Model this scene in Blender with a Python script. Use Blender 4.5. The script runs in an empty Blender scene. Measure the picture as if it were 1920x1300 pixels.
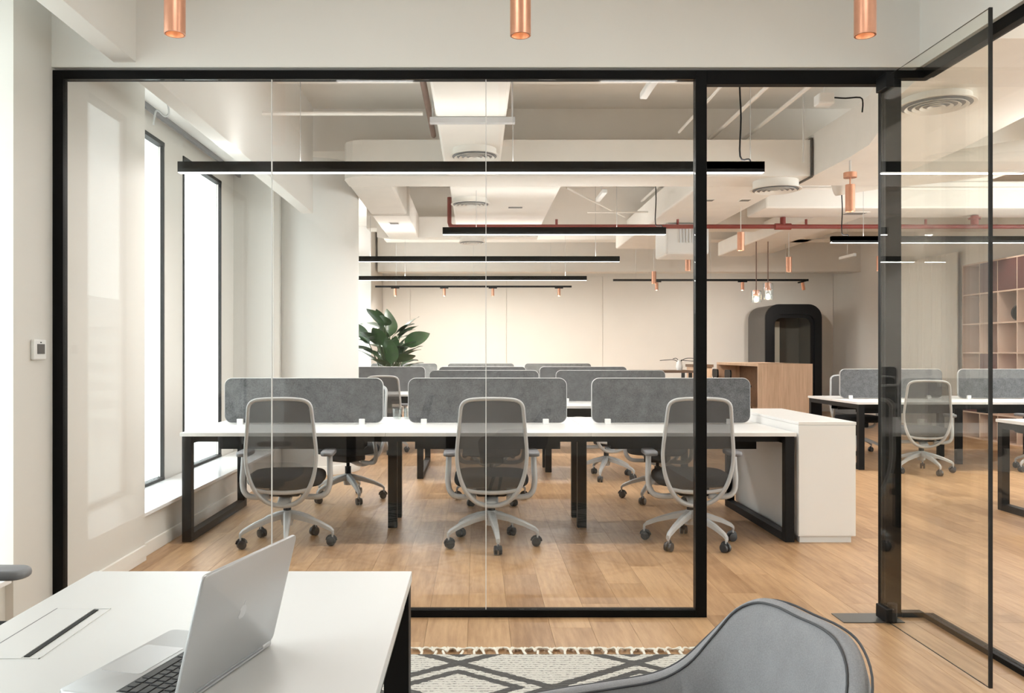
import bpy, bmesh, math, random
from mathutils import Vector, Matrix
R = math.radians
random.seed(7)
sc = bpy.context.scene
COL = sc.collection

# ------------------------------------------------------------ camera, world, exposure
H = 1.28
cam_d = bpy.data.cameras.new('camera')
cam = bpy.data.objects.new('camera', cam_d)
COL.objects.link(cam)
cam.location = (0, 0, H)
cam.rotation_euler = (R(90), 0, 0)
cam_d.sensor_width = 36
cam_d.lens = 1580 * 36 / 1920
cam_d.shift_x = (960 - 893) / 1920
cam_d.shift_y = (662 - 650) / 1920
cam_d.clip_start = 0.05
sc.camera = cam
vs = sc.view_settings
vs.view_transform = 'Standard'
vs.look = 'None'
vs.gamma = 1
vs.use_curve_mapping = False
vs.exposure = 0.16
cy = sc.cycles
cy.max_bounces = 10
cy.diffuse_bounces = 5
cy.glossy_bounces = 4
cy.transmission_bounces = 6
cy.transparent_max_bounces = 24
cy.caustics_reflective = False
cy.caustics_refractive = False
cy.sample_clamp_indirect = 6
cy.use_denoising = True

SKY = 5.5            # overcast daylight
UP_W = 4.0  # watts per metre of the uplight added above each linear lamp
LINE_W = 14.0         # watts per metre of linear lamp
world = bpy.data.worlds.new('world')
sc.world = world
world.use_nodes = True
wn = world.node_tree
bg = wn.nodes['Background']
tc = wn.nodes.new('ShaderNodeTexCoord')
sp = wn.nodes.new('ShaderNodeSeparateXYZ')
rp = wn.nodes.new('ShaderNodeValToRGB')
rp.color_ramp.elements[0].position = 0.0
rp.color_ramp.elements[0].color = (0.97, 0.98, 1.0, 1)
rp.color_ramp.elements[1].position = 0.9
rp.color_ramp.elements[1].color = (0.90, 0.95, 1.0, 1)
wn.links.new(tc.outputs['Generated'], sp.inputs[0])
wn.links.new(sp.outputs['Z'], rp.inputs[0])
wn.links.new(rp.outputs[0], bg.inputs[0])
bg.inputs[1].default_value = SKY


# ------------------------------------------------------------ materials
def new_mat(name):
    m = bpy.data.materials.new(name)
    m.use_nodes = True
    return m, m.node_tree, m.node_tree.nodes['Principled BSDF']


def mth(nt, op, a, b=None, c=None):
    n = nt.nodes.new('ShaderNodeMath')
    n.operation = op
    for i, v in enumerate((a, b, c)):
        if v is None:
            continue
        if isinstance(v, (int, float)):
            n.inputs[i].default_value = v
        else:
            nt.links.new(v, n.inputs[i])
    return n.outputs[0]


def mixc(nt, f, a, b, mode='MIX'):
    n = nt.nodes.new('ShaderNodeMix')
    n.data_type = 'RGBA'
    n.blend_type = mode
    for i, v in ((0, f), (6, a), (7, b)):
        if isinstance(v, (int, float)):
            n.inputs[i].default_value = v
        elif isinstance(v, (tuple, list)):
            n.inputs[i].default_value = (*v[:3], 1)
        else:
            nt.links.new(v, n.inputs[i])
    return n.outputs[2]


def noise(nt, scale, detail=3, vec=None, stretch=None, rough=0.5):
    n = nt.nodes.new('ShaderNodeTexNoise')
    n.inputs['Scale'].default_value = scale
    n.inputs['Detail'].default_value = detail
    n.inputs['Roughness'].default_value = rough
    if vec is None:
        t = nt.nodes.new('ShaderNodeNewGeometry')
        vec = t.outputs['Position']
    if stretch:
        mp = nt.nodes.new('ShaderNodeMapping')
        mp.inputs['Scale'].default_value = stretch
        nt.links.new(vec, mp.inputs[0])
        vec = mp.outputs[0]
    nt.links.new(vec, n.inputs['Vector'])
    return n.outputs['Fac']


def bump(nt, bsdf, h, strength, dist=0.01):
    b = nt.nodes.new('ShaderNodeBump')
    b.inputs['Strength'].default_value = strength
    b.inputs['Distance'].default_value = dist
    nt.links.new(h, b.inputs['Height'])
    nt.links.new(b.outputs[0], bsdf.inputs['Normal'])


def plain(name, col, rough=0.5, metal=0.0, var=0.03, nscale=6, bmp=0.0, bscale=200, spec=0.5):
    m, nt, b = new_mat(name)
    f = noise(nt, nscale)
    d = tuple(max(0, c * (1 - var * 2)) for c in col)
    l = tuple(min(1, c * (1 + var)) for c in col)
    nt.links.new(mixc(nt, f, d, l), b.inputs['Base Color'])
    b.inputs['Roughness'].default_value = rough
    b.inputs['Metallic'].default_value = metal
    b.inputs['Specular IOR Level'].default_value = spec
    if bmp:
        bump(nt, b, noise(nt, bscale, 2), bmp, 0.002)
    return m


def emit(name, col, s):
    m, nt, b = new_mat(name)
    b.inputs['Base Color'].default_value = (*col, 1)
    b.inputs['Emission Color'].default_value = (*col, 1)
    b.inputs['Emission Strength'].default_value = s
    return m


def glass(name, tint=(0.985, 0.99, 0.985), base=0.045, amount=1.0, rough=0.0):
    m, nt, b = new_mat(name)
    nt.nodes.remove(b)
    out = nt.nodes['Material Output']
    lw = nt.nodes.new('ShaderNodeLayerWeight')
    lw.inputs['Blend'].default_value = 0.5
    p = mth(nt, 'POWER', lw.outputs['Facing'], 5.0)
    fr = mth(nt, 'ADD', mth(nt, 'MULTIPLY', p, amount * (1 - base)), base)
    tr = nt.nodes.new('ShaderNodeBsdfTransparent')
    tr.inputs[0].default_value = (*tint, 1)
    gl = nt.nodes.new('ShaderNodeBsdfGlossy')
    gl.inputs['Roughness'].default_value = rough
    mx = nt.nodes.new('ShaderNodeMixShader')
    nt.links.new(fr, mx.inputs[0])
    nt.links.new(tr.outputs[0], mx.inputs[1])
    nt.links.new(gl.outputs[0], mx.inputs[2])
    nt.links.new(mx.outputs[0], out.inputs[0])
    return m


def mesh_mat(name, col, see):
    m, nt, b = new_mat(name)
    out = nt.nodes['Material Output']
    tr = nt.nodes.new('ShaderNodeBsdfTransparent')
    mx = nt.nodes.new('ShaderNodeMixShader')
    mx.inputs[0].default_value = 1 - see
    f = noise(nt, 300, 2)
    nt.links.new(mixc(nt, f, tuple(c * .8 for c in col), tuple(c * 1.15 for c in col)), b.inputs['Base Color'])
    b.inputs['Roughness'].default_value = 0.8
    nt.links.new(tr.outputs[0], mx.inputs[1])
    nt.links.new(b.outputs[0], mx.inputs[2])
    nt.links.new(mx.outputs[0], out.inputs[0])
    return m


def wood_mat(name, light, dark, rough=0.37, along='Y', planks=True, contrast=1.0):
    m, nt, b = new_mat(name)
    g = nt.nodes.new('ShaderNodeNewGeometry')
    oi = nt.nodes.new('ShaderNodeObjectInfo')
    rnd = mth(nt, 'FRACT', mth(nt, 'ADD', g.outputs['Random Per Island'], oi.outputs['Random']))
    va = nt.nodes.new('ShaderNodeVectorMath')
    va.operation = 'ADD'
    cb = nt.nodes.new('ShaderNodeCombineXYZ')
    if planks:
        nt.links.new(mth(nt, 'MULTIPLY', rnd, 37.0), cb.inputs[2])
        nt.links.new(mth(nt, 'MULTIPLY', rnd, 11.0), cb.inputs[1])
    nt.links.new(g.outputs['Position'], va.inputs[0])
    nt.links.new(cb.outputs[0], va.inputs[1])
    st = {'Y': (1, .09, 1), 'Z': (1, 1, .06), 'X': (.09, 1, 1)}[along]
    fine = noise(nt, 38, 5, va.outputs[0], st, 0.65)
    broad = noise(nt, 5.5, 3, va.outputs[0], tuple(s * (2.2 if s < 1 else 1) for s in st), 0.6)
    f = mth(nt, 'ADD', mth(nt, 'MULTIPLY', fine, .55), mth(nt, 'MULTIPLY', broad, .45))
    if planks:
        f = mth(nt, 'ADD', f, mth(nt, 'MULTIPLY', mth(nt, 'SUBTRACT', rnd, .5), .16))
    cr = nt.nodes.new('ShaderNodeValToRGB')
    e = cr.color_ramp.elements
    e[0].position = 0.5 - .2 / contrast
    e[0].color = (*dark, 1)
    e[1].position = 0.5 + .16 / contrast
    e[1].color = (*light, 1)
    nt.links.new(f, cr.inputs[0])
    col = cr.outputs[0]
    nt.links.new(col, b.inputs['Base Color'])
    b.inputs['Roughness'].default_value = rough
    b.inputs['Specular IOR Level'].default_value = 0.35
    bump(nt, b, fine, 0.12, 0.002)
    return m


def felt_mat(name, col, var=0.42, scale=130):
    m, nt, b = new_mat(name)
    f = mth(nt, 'ADD', mth(nt, 'MULTIPLY', noise(nt, scale, 4, None, None, .7), .7), mth(nt, 'MULTIPLY', noise(nt, 18, 3), .3))
    cr = nt.nodes.new('ShaderNodeValToRGB')
    e = cr.color_ramp.elements
    e[0].position = .36
    e[0].color = (*(c * (1 - var) for c in col), 1)
    e[1].position = .64
    e[1].color = (*(min(1, c * (1 + var)) for c in col), 1)
    nt.links.new(f, cr.inputs[0])
    nt.links.new(cr.outputs[0], b.inputs['Base Color'])
    b.inputs['Roughness'].default_value = 0.95
    b.inputs['Specular IOR Level'].default_value = 0.15
    bump(nt, b, noise(nt, scale * 1.5, 3), 0.25, 0.002)
    return m


def rug_mat():
    m, nt, b = new_mat('rug_weave')
    tcn = nt.nodes.new('ShaderNodeTexCoord')
    wob = nt.nodes.new('ShaderNodeTexNoise')
    wob.inputs['Scale'].default_value = 45
    nt.links.new(tcn.outputs['Object'], wob.inputs['Vector'])
    wv = nt.nodes.new('ShaderNodeVectorMath')
    wv.operation = 'MULTIPLY_ADD'
    wv.inputs[1].default_value = (.022, .016, 0)
    nt.links.new(wob.outputs['Color'], wv.inputs[0])
    nt.links.new(tcn.outputs['Object'], wv.inputs[2])
    s = nt.nodes.new('ShaderNodeSeparateXYZ')
    nt.links.new(wv.outputs[0], s.inputs[0])
    x = mth(nt, 'DIVIDE', mth(nt, 'ADD', s.outputs[0], 0.072 - .011), .72)
    y = mth(nt, 'DIVIDE', mth(nt, 'SUBTRACT', s.outputs[1], 3.44 + .008), .496)
    a = mth(nt, 'ADD', x, y)
    c = mth(nt, 'SUBTRACT', x, y)

    def dist(v):   # distance to nearest integer
        return mth(nt, 'ABSOLUTE', mth(nt, 'SUBTRACT', mth(nt, 'FRACT', mth(nt, 'ADD', v, .5)), .5))
    l1 = mth(nt, 'LESS_THAN', mth(nt, 'MINIMUM', dist(a), dist(c)), .052)
    fa = mth(nt, 'ABSOLUTE', mth(nt, 'SUBTRACT', mth(nt, 'FRACT', a), .5))
    fc = mth(nt, 'ABSOLUTE', mth(nt, 'SUBTRACT', mth(nt, 'FRACT', c), .5))
    inner = mth(nt, 'MAXIMUM', fa, fc)
    l2 = mth(nt, 'LESS_THAN', mth(nt, 'ABSOLUTE', mth(nt, 'SUBTRACT', inner, .32)), .045)
    par = mth(nt, 'FRACT', mth(nt, 'MULTIPLY', mth(nt, 'ADD', mth(nt, 'FLOOR', a), mth(nt, 'FLOOR', c)), .5))
    par = mth(nt, 'GREATER_THAN', mth(nt, 'ABSOLUTE', par), .25)
    dark = mth(nt, 'MAXIMUM', l1, mth(nt, 'MULTIPLY', l2, par))
    rows = mth(nt, 'ABSOLUTE', mth(nt, 'SINE', mth(nt, 'MULTIPLY', s.outputs[1], 140)))
    nz = noise(nt, 170, 3, tcn.outputs['Object'], (.45, 1, 1))
    base = mixc(nt, mth(nt, 'MULTIPLY', mth(nt, 'LESS_THAN', rows, .4), mth(nt, 'GREATER_THAN', nz, .5)), (.62, .595, .545), (.2, .19, .175))
    darkc = mixc(nt, nz, (.06, .058, .055), (.15, .145, .14))
    nt.links.new(mixc(nt, dark, base, darkc), b.inputs['Base Color'])
    b.inputs['Roughness'].default_value = 1
    b.inputs['Specular IOR Level'].default_value = 0.1
    h = mth(nt, 'ADD', rows, nz)
    bump(nt, b, h, 0.8, 0.006)
    return m


M = dict(
    paint=plain('white_paint', (.80, .79, .765), .6, var=.012, nscale=2, bmp=.03),
    paint_beige=plain('beige_white_paint', (.68, .655, .615), .6, var=.012, nscale=2, bmp=.03),
    paint_warm=plain('warm_white_paint', (.78, .735, .675), .7, var=.02, nscale=3, bmp=.05),
    ceil=plain('ceiling_paint', (.80, .765, .715), .75, var=.03, nscale=4, bmp=.1, bscale=60),
    duct=plain('duct_insulation_paint', (.83, .80, .755), .6, var=.03, nscale=5, bmp=.25, bscale=25),
    stone=plain('white_stone_sill', (.86, .86, .87), .16, var=.02, nscale=9),
    skirting=plain('skirting_paint', (.82, .79, .74), .4, var=.01),
    frame=plain('black_frame_metal', (.003, .003, .003), .5, var=.1, spec=.12),
    black=plain('black_metal', (.005, .005, .0055), .5, var=.1, spec=.2),
    satin=plain('dark_grey_metal', (.085, .08, .074), .4, var=.05),
    seal=plain('black_rubber', (.006, .006, .006), .7),
    whitet=plain('table_laminate', (.66, .66, .655), .33, var=.01, nscale=3),
    white=plain('white_laminate', (.77, .765, .75), .33, var=.01, nscale=3),
    white2=plain('white_edge', (.66, .655, .64), .5, var=.01, nscale=3),
    greypl=plain('light_grey_plastic', (.43, .43, .43), .38, var=.02),
    padpl=plain('mid_grey_plastic', (.19, .19, .20), .45, var=.03),
    seat=felt_mat('charcoal_seat_fabric', (.022, .023, .025), .25, 300),
    wheel=plain('caster_black', (.03, .03, .032), .35),
    chrome=plain('chrome', (.6, .6, .6), .2, 1.0),
    mesh=mesh_mat('chair_mesh', (.075, .075, .075), .26),
    felt=felt_mat('grey_felt', (.095, .096, .099)),
    feltd=felt_mat('dark_felt', (.13, .13, .125)),
    feltedge=plain('screen_piping', (.42, .42, .42), .8),
    copper=plain('copper', (.70, .36, .24), .36, .75, var=.06, nscale=30),
    copper_in=plain('copper_inside', (.9, .5, .3), .35, .6, var=.05),
    red=plain('sprinkler_pipe_red', (.22, .035, .026), .4, var=.1),
    brown=plain('brown_pipe', (.16, .085, .06), .5),
    floor=wood_mat('oak_floor', (.54, .34, .185), (.27, .145, .068)),
    gap=plain('floor_gap', (.22, .13, .07), .8),
    oak=wood_mat('oak_counter', (.66, .47, .33), (.48, .32, .205), .5, 'Z', False, 1.2),
    walnut=wood_mat('brown_wood', (.20, .12, .07), (.09, .05, .03), .5, 'X', False),
    glass=glass('partition_glass', (.99, .992, .988), .034),
    doorglass=glass('door_glass', (.985, .985, .96), .035),
    winglass=glass('window_glass', (.93, .965, .95), .05),
    tumbler=glass('tumbler_glass', (.9, .93, .93), .12),
    glow=emit('lamp_glow', (1, .97, .92), 4.0),
    bulb=emit('bulb_glow', (1, .75, .45), 12.0),
    spotglow=emit('spot_glow', (1, .86, .68), 5.0),
    lap=plain('laptop_aluminium', (.47, .47, .475), .36, .55, var=.01),
    lapd=plain('laptop_pad', (.50, .50, .51), .3, .5, var=.01),
    logo=plain('laptop_logo', (.54, .54, .55), .28, .6, var=0),
    key=plain('laptop_key', (.03, .031, .034), .5),
    screen=plain('dark_screen', (.01, .01, .012), .1),
    velvet=felt_mat('grey_upholstery', (.32, .32, .335), .14, 420),
    piping=plain('grey_piping', (.09, .092, .10), .8),
    rug=rug_mat(),
    yarn=plain('cream_yarn', (.78, .73, .64), .95, var=.08, nscale=90),
    leaf=plain('leaf_green', (.03, .085, .022), .35, var=.45, nscale=14),
    stem=plain('stem_green', (.06, .09, .03), .6),
    pot=plain('pot_grey', (.25, .25, .25), .7),
    peach=plain('shelf_peach', (.60, .44, .34), .6, var=.02),
    maroon=plain('shelf_maroon', (.10, .032, .03), .6, var=.05),
    coral=plain('shelf_coral', (.55, .17, .12), .6, var=.05),
    curtain=plain('white_curtain', (.78, .76, .71), .9, var=.02),
    pinkb=plain('pink_render', (.62, .46, .43), .9),
    greyb=plain('grey_render', (.70, .72, .74), .9),  # on the buildings this pale tone includes distance haze
    road=plain('pale_ground', (.66, .65, .62), .9, var=.1, nscale=.2),
)


# ------------------------------------------------------------ geometry helpers
class MB:
    """collects shapes into one bmesh"""
    def __init__(s):
        s.bm = bmesh.new()

    def _xf(s, verts, mat):
        if mat is not None:
            bmesh.ops.transform(s.bm, matrix=mat, verts=verts)

    def box(s, x0, x1, y0, y1, z0, z1, bev=0, seg=2, mat=None):
        b = bmesh.new()
        bmesh.ops.create_cube(b, size=1)
        bmesh.ops.transform(b, matrix=Matrix.Translation(((x0 + x1) / 2, (y0 + y1) / 2, (z0 + z1) / 2)) @ Matrix.Diagonal((abs(x1 - x0), abs(y1 - y0), abs(z1 - z0), 1)), verts=b.verts)
        if bev:
            bmesh.ops.bevel(b, geom=b.edges[:], offset=bev, segments=seg, affect='EDGES', profile=.5)
        if mat is not None:
            bmesh.ops.transform(b, matrix=mat, verts=b.verts)
        me = bpy.data.meshes.new('tmp')
        b.to_mesh(me)
        b.free()
        s.bm.from_mesh(me)
        bpy.data.meshes.remove(me)
        return s

    def loft(s, rings, closed=True, caps=True):
        rv = [[s.bm.verts.new(p) for p in r] for r in rings]
        n = len(rings[0])
        for a, b in zip(rv, rv[1:]):
            for i in range(n if closed else n - 1):
                j = (i + 1) % n
                try:
                    s.bm.faces.new((a[i], a[j], b[j], b[i]))
                except ValueError:
                    pass
        if caps and closed:
            s.bm.faces.new(list(reversed(rv[0])))
            s.bm.faces.new(rv[-1])
        return rv

    def tube(s, pts, r, seg=8, closed=False, flat=None, caps=True):
        pts = [Vector(p) for p in pts]
        n = len(pts)
        rings = []
        ref = None
        for i, p in enumerate(pts):
            if closed:
                t = pts[(i + 1) % n] - pts[i - 1]
            else:
                t = pts[min(i + 1, n - 1)] - pts[max(i - 1, 0)]
            t.normalize()
            if ref is None:
                ref = Vector((0, 0, 1)) if abs(t.z) < .9 else Vector((0, 1, 0))
                if flat is not None:
                    ref = Vector(flat)
            u = ref - t * ref.dot(t)
            if u.length < 1e-5:
                u = t.orthogonal()
            u.normalize()
            if flat is None:
                ref = u
            v = t.cross(u)
            rr = r[i] if isinstance(r, (list, tuple)) and not isinstance(r, tuple) else r
            ru, rv2 = (rr if isinstance(rr, tuple) else (rr, rr))
            rings.append([p + u * (math.cos(k * 2 * math.pi / seg) * ru) + v * (math.sin(k * 2 * math.pi / seg) * rv2) for k in range(seg)])
        if closed:
            rings.append(rings[0])
            rv = [[s.bm.verts.new(q) for q in r_] for r_ in rings[:-1]]
            rv.append(rv[0])
            for a, b in zip(rv, rv[1:]):
                for i in range(seg):
                    j = (i + 1) % seg
                    s.bm.faces.new((a[i], a[j], b[j], b[i]))
        else:
            s.loft(rings, True, caps)
        return s

    def cyl(s, c, r, z0, z1, seg=20, r1=None):
        r1 = r if r1 is None else r1
        s.loft([[(c[0] + math.cos(a) * q, c[1] + math.sin(a) * q, z) for a in [k * 2 * math.pi / seg for k in range(seg)]] for q, z in ((r, z0), (r1, z1))])
        return s

    def lathe(s, c, prof, seg=24, caps=False):
        s.loft([[(c[0] + math.cos(a) * q, c[1] + math.sin(a) * q, c[2] + z) for a in [k * 2 * math.pi / seg for k in range(seg)]] for q, z in prof], True, caps)
        return s

    def prism(s, poly, axis, a, b):
        """poly of 2D points extruded along axis from a to b"""
        def P(u, v, w):
            return {'x': (w, u, v), 'y': (u, w, v), 'z': (u, v, w)}[axis]
        s.loft([[P(u, v, a) for u, v in poly], [P(u, v, b) for u, v in poly]])
        return s

    def cushion(s, outline, z0, z1, r, n=4, dome=0.0):
        cx = sum(p[0] for p in outline) / len(outline)
        cyy = sum(p[1] for p in outline) / len(outline)
        rings = []
        rad = max(math.hypot(p[0] - cx, p[1] - cyy) for p in outline)

        def ring(ins, z):
            k = 1 - ins / rad
            return [(cx + (p[0] - cx) * k, cyy + (p[1] - cyy) * k, z) for p in outline]
        for i in range(n + 1):
            a = math.pi / 2 * i / n
            rings.append(ring(r * (1 - math.sin(a)), z0 + r * (1 - math.cos(a))))
        for i in range(n + 1):
            a = math.pi / 2 * i / n
            rings.append(ring(r * (1 - math.cos(a)), z1 - r * (1 - math.sin(a))))
        if dome:
            rings.append(ring(rad * .4, z1 + dome * .7))
            rings.append(ring(rad * .8, z1 + dome))
        s.loft(rings)
        return s


def rrect(w, d, r, n=5, cx=0, cyy=0):
    out = []
    for sx, sy, a0 in ((1, 1, 0), (-1, 1, 90), (-1, -1, 180), (1, -1, 270)):
        for k in range(n + 1):
            a = R(a0 + 90 * k / n)
            out.append((cx + sx * (w / 2 - r) + r * math.cos(a), cyy + sy * (d / 2 - r) + r * math.sin(a)))
    return out


def smooth_path(pts, sub=6, closed=False):
    P = [Vector(p) for p in pts]
    n = len(P)
    out = []
    for i in range(n if closed else n - 1):
        p0 = P[(i - 1) % n] if closed or i > 0 else P[0]
        p1 = P[i]
        p2 = P[(i + 1) % n]
        p3 = P[(i + 2) % n] if closed or i + 2 < n else P[-1]
        for k in range(sub):
            t = k / sub
            out.append(.5 * ((2 * p1) + (p2 - p0) * t + (2 * p0 - 5 * p1 + 4 * p2 - p3) * t * t + (3 * p1 - p0 - 3 * p2 + p3) * t ** 3))
    if not closed:
        out.append(P[-1])
    return out


def obj(name, mb, mat, parent=None, smooth=False, loc=None, rot=None):
    bm = mb.bm if isinstance(mb, MB) else mb
    bmesh.ops.recalc_face_normals(bm, faces=bm.faces)
    me = bpy.data.meshes.new(name)
    bm.to_mesh(me)
    bm.free()
    me.materials.append(M[mat] if isinstance(mat, str) else mat)
    if smooth:
        for p in me.polygons:
            p.use_smooth = True
        if smooth != 'full':
            me.set_sharp_from_angle(angle=R(40))
    o = bpy.data.objects.new(name, me)
    COL.objects.link(o)
    if parent is not None:
        o.parent = parent
    if loc:
        o.location = loc
    if rot:
        o.rotation_euler = rot
    return o


def box(name, b, mat, parent=None, bev=0):
    return obj(name, MB().box(*b, bev=bev), mat, parent)


def tag(o, label, cat, group=None):
    o['label'] = label
    o['category'] = cat
    if group:
        o['group'] = group
    return o


def thing(name, label, cat, loc=(0, 0, 0), rz=0, group=None):
    o = bpy.data.objects.new(name, None)
    COL.objects.link(o)
    o.empty_display_size = .1
    o.location = loc
    o.rotation_euler = (0, 0, rz)
    return tag(o, label, cat, group)


def struct(o):
    o['kind'] = 'structure'
    return o


def sempty(name):
    o = bpy.data.objects.new(name, None)
    COL.objects.link(o)
    return struct(o)


KIDS = {}


def copy_tree(o, parent=None):
    c = o.copy()
    COL.objects.link(c)
    if parent is not None:
        c.parent = parent
    for ch in kids(o):
        copy_tree(ch, c)
    return c


def kids(o):
    return [x for x in list(COL.objects) if x.parent is o]


def lamp_area(loc, sx, sy, watt, col=(1, .975, .94), parent=None, rot=None):
    d = bpy.data.lights.new('lamp_light', 'AREA')
    d.shape = 'RECTANGLE'
    d.size = sx
    d.size_y = sy
    d.energy = watt
    d.color = col
    o = bpy.data.objects.new('lamp_light', d)
    COL.objects.link(o)
    o.location = loc
    if rot:
        o.rotation_euler = rot
    if parent:
        o.parent = parent
    return o


def lamp_spot(loc, watt, parent=None, angle=70, rot=None, col=(1, .945, .87)):
    d = bpy.data.lights.new('lamp_light', 'SPOT')
    d.energy = watt
    d.color = col
    d.spot_size = R(angle)
    d.spot_blend = .7
    d.shadow_soft_size = .03
    o = bpy.data.objects.new('lamp_light', d)
    COL.objects.link(o)
    o.location = loc
    if rot:
        o.rotation_euler = rot
    if parent:
        o.parent = parent
    return o


WL = -2.049          # face of the window wall
WG = -2.457          # plane of its glass
YP = 4.077           # glass partition
SLAB = 3.75

# ------------------------------------------------------------ floor
fl = struct(box('floor', (-2.9, 8.0, -2.4, 18.6, -.12, -.006), 'gap'))
PW, PL = 0.192, 1.32
plank_mb = MB().box(0, PW - .0009, 0, PL - .0009, -.010, 0, bev=.0004, seg=1)
plank0 = obj('plank', plank_mb, 'floor', fl)
rest = MB()
first = True
cells = []
ncol = int((7.95 + 2.15) / PW)
for i in range(ncol):
    off = ((i * 5) % 7) / 7 * PL
    y = -2.3 - off
    while y < 18.4:
        cells.append((-2.15 + i * PW, y))
        y += PL


def vis_score(c):
    x, y = c[0] + PW / 2, c[1] + PL / 2
    yy = max(y, .5)
    px = 893 + x * 1580 / yy
    if y < 2.9 or px < 150 or px > 1990:
        return 1e6 + abs(y)
    return yy


cells.sort(key=vis_score)
for k, (x, y) in enumerate(cells):
    if k < 295:
        if first:
            o = plank0
            first = False
        else:
            o = plank0.copy()
            COL.objects.link(o)
        o.location = (x, y, 0)
    else:
        v = [rest.bm.verts.new(q) for q in ((x, y, 0), (x + PW - .0009, y, 0), (x + PW - .0009, y + PL - .0009, 0), (x, y + PL - .0009, 0),
                                            (x, y, -.01), (x + PW - .0009, y, -.01), (x + PW - .0009, y + PL - .0009, -.01), (x, y + PL - .0009, -.01))]
        for f in ((0, 1, 2, 3), (0, 4, 5, 1), (1, 5, 6, 2), (2, 6, 7, 3), (3, 7, 4, 0)):
            rest.bm.faces.new([v[q] for q in f])
ro = obj('floorboards', rest, 'floor', fl)
ro['kind'] = 'stuff'

# ------------------------------------------------------------ walls
wl = MB()
wl.box(-2.5, WL, 3.73, 5.21, 0, SLAB)                       # pier by the partition
wl.box(-2.5, -2.085, 5.21, 8.53, 0, .262)                   # below the sill
wl.box(-2.5, WG, 6.62, 7.05, .262, 2.93)
wl.box(-2.5, WG, 8.1, 8.53, .262, 2.93)
wl.box(-2.5, WG, 5.21, 8.53, 2.93, 3.3)
wl.box(-2.5, WL, 8.53, 13.0, 0, SLAB)
wl.box(-2.5, -2.085, 13.0, 16.4, 0, .262)
wl.box(-2.5, WG, 13.0, 16.4, 2.95, 3.3)
wl.box(-2.8, WL, 16.4, 18.6, 0, SLAB)
wl.box(-2.5, -2.085, -.8, 3.73, 0, .262)                    # side of the meeting room
wl.box(-2.5, WG, -.8, 3.73, 2.93, 3.3)
wl.box(-2.5, WL, 1.5, 2.28, .262, 3.3)
wl.box(-2.8, WL, -2.4, -.8, 0, 3.3)
struct(obj('wall_left', wl, 'paint_beige'))
struct(box('wall_rear', (-2.8, 8.0, -2.5, -2.3, 0, SLAB), 'paint'))
wr = MB()
wr.box(7.8, 8.0, 10.0, 18.6, 0, SLAB)
wr.box(7.8, 8.0, -2.4, 10.0, 0, .35)
wr.box(7.8, 8.0, -2.4, 10.0, 3.25, SLAB)
for a in (-2.4, 1.6, 5.6, 9.6):
    wr.box(7.8, 8.0, a, a + .4, .35, 3.25)  # piers between the added window openings
struct(obj('wall_right', wr, 'paint_warm'))
wb = struct(box('wall_back', (-2.8, 8.0, 18.42, 18.6, 0, SLAB), 'paint_warm'))
seams = [-2.05, -1.44, .66, 2.76, 4.9, 7.8]
for a, b in zip(seams, seams[1:]):
    box('panel', (a + .006, b - .006, 18.40, 18.425, .1, 2.95), 'paint_warm', wb, bev=.003)
hd = MB()
hd.box(-2.049, 2.26, YP - .012, YP + .09, 2.66, SLAB)
struct(obj('wall_front', hd, 'paint'))
rb = MB()
rb.box(2.139, 2.26, -2.3, YP + .05, 2.66, SLAB)
rb.box(2.139, 2.26, -2.3, -.2, 0, 2.66)
struct(obj('wall_side', rb, 'paint'))
cl = MB()
cl.box(-2.8, 8.0, -2.4, 18.6, SLAB, SLAB + .15)
struct(box('ceiling_recess', (-2.8, -1.752, -2.4, 8.53, 3.09, 3.2), 'paint'))
struct(box('ceiling_meeting_room', (-1.64, 2.138, -2.3, YP - .013, 3.32, 3.42), 'paint'))
struct(obj('ceiling', cl, 'ceil'))
# bulkhead along the windows
struct(box('trim_1', (-1.75, -1.641, -2.3, 8.47, 2.682, SLAB), 'paint', bev=.003))
# structural beams
for nm, (x0, x1, y0, y1, z0) in (('beam', (-2.0, 7.8, 8.52, 8.95, 3.32)), ('beam', (-1.64, 7.8, 6.55, 6.95, 3.5)), ('beam', (-1.64, 7.8, 12.6, 13.0, 3.15)),
                                 ('beam', (-2.0, 7.8, 17.1, 17.5, 2.93)), ('beam', (-1.64, 7.8, 15.0, 15.4, 3.3)), ('beam', (5.6, 6.0, 4.2, 17.1, 3.3))):
    struct(box(nm, (x0, x1, y0, y1, z0, SLAB), 'ceil'))
# round column with its skirting
cm = MB().cyl((-1.77, 9.25), .475, 0, SLAB, 56)
colo = struct(obj('column', cm, 'paint', None, True))
obj('column_skirting', MB().lathe((-1.77, 9.25, 0), [(.478, 0), (.492, .0), (.492, .085), (.486, .095), (.474, .095)], 56), 'skirting', colo, True)
# baseboards
struct(box('baseboard_left', (WL - .01, WL + .014, 3.735, 5.2, 0, .095), 'skirting', bev=.003))
struct(box('baseboard_sill', (-2.09, -2.072, 5.21, 8.5, 0, .085), 'skirting', bev=.003))
struct(box('baseboard_back', (-2.05, 7.8, 18.385, 18.42, 0, .09), 'skirting', bev=.003))
struct(box('baseboard_right', (7.785, 7.81, -2.3, 18.4, 0, .09), 'skirting', bev=.003))


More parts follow.
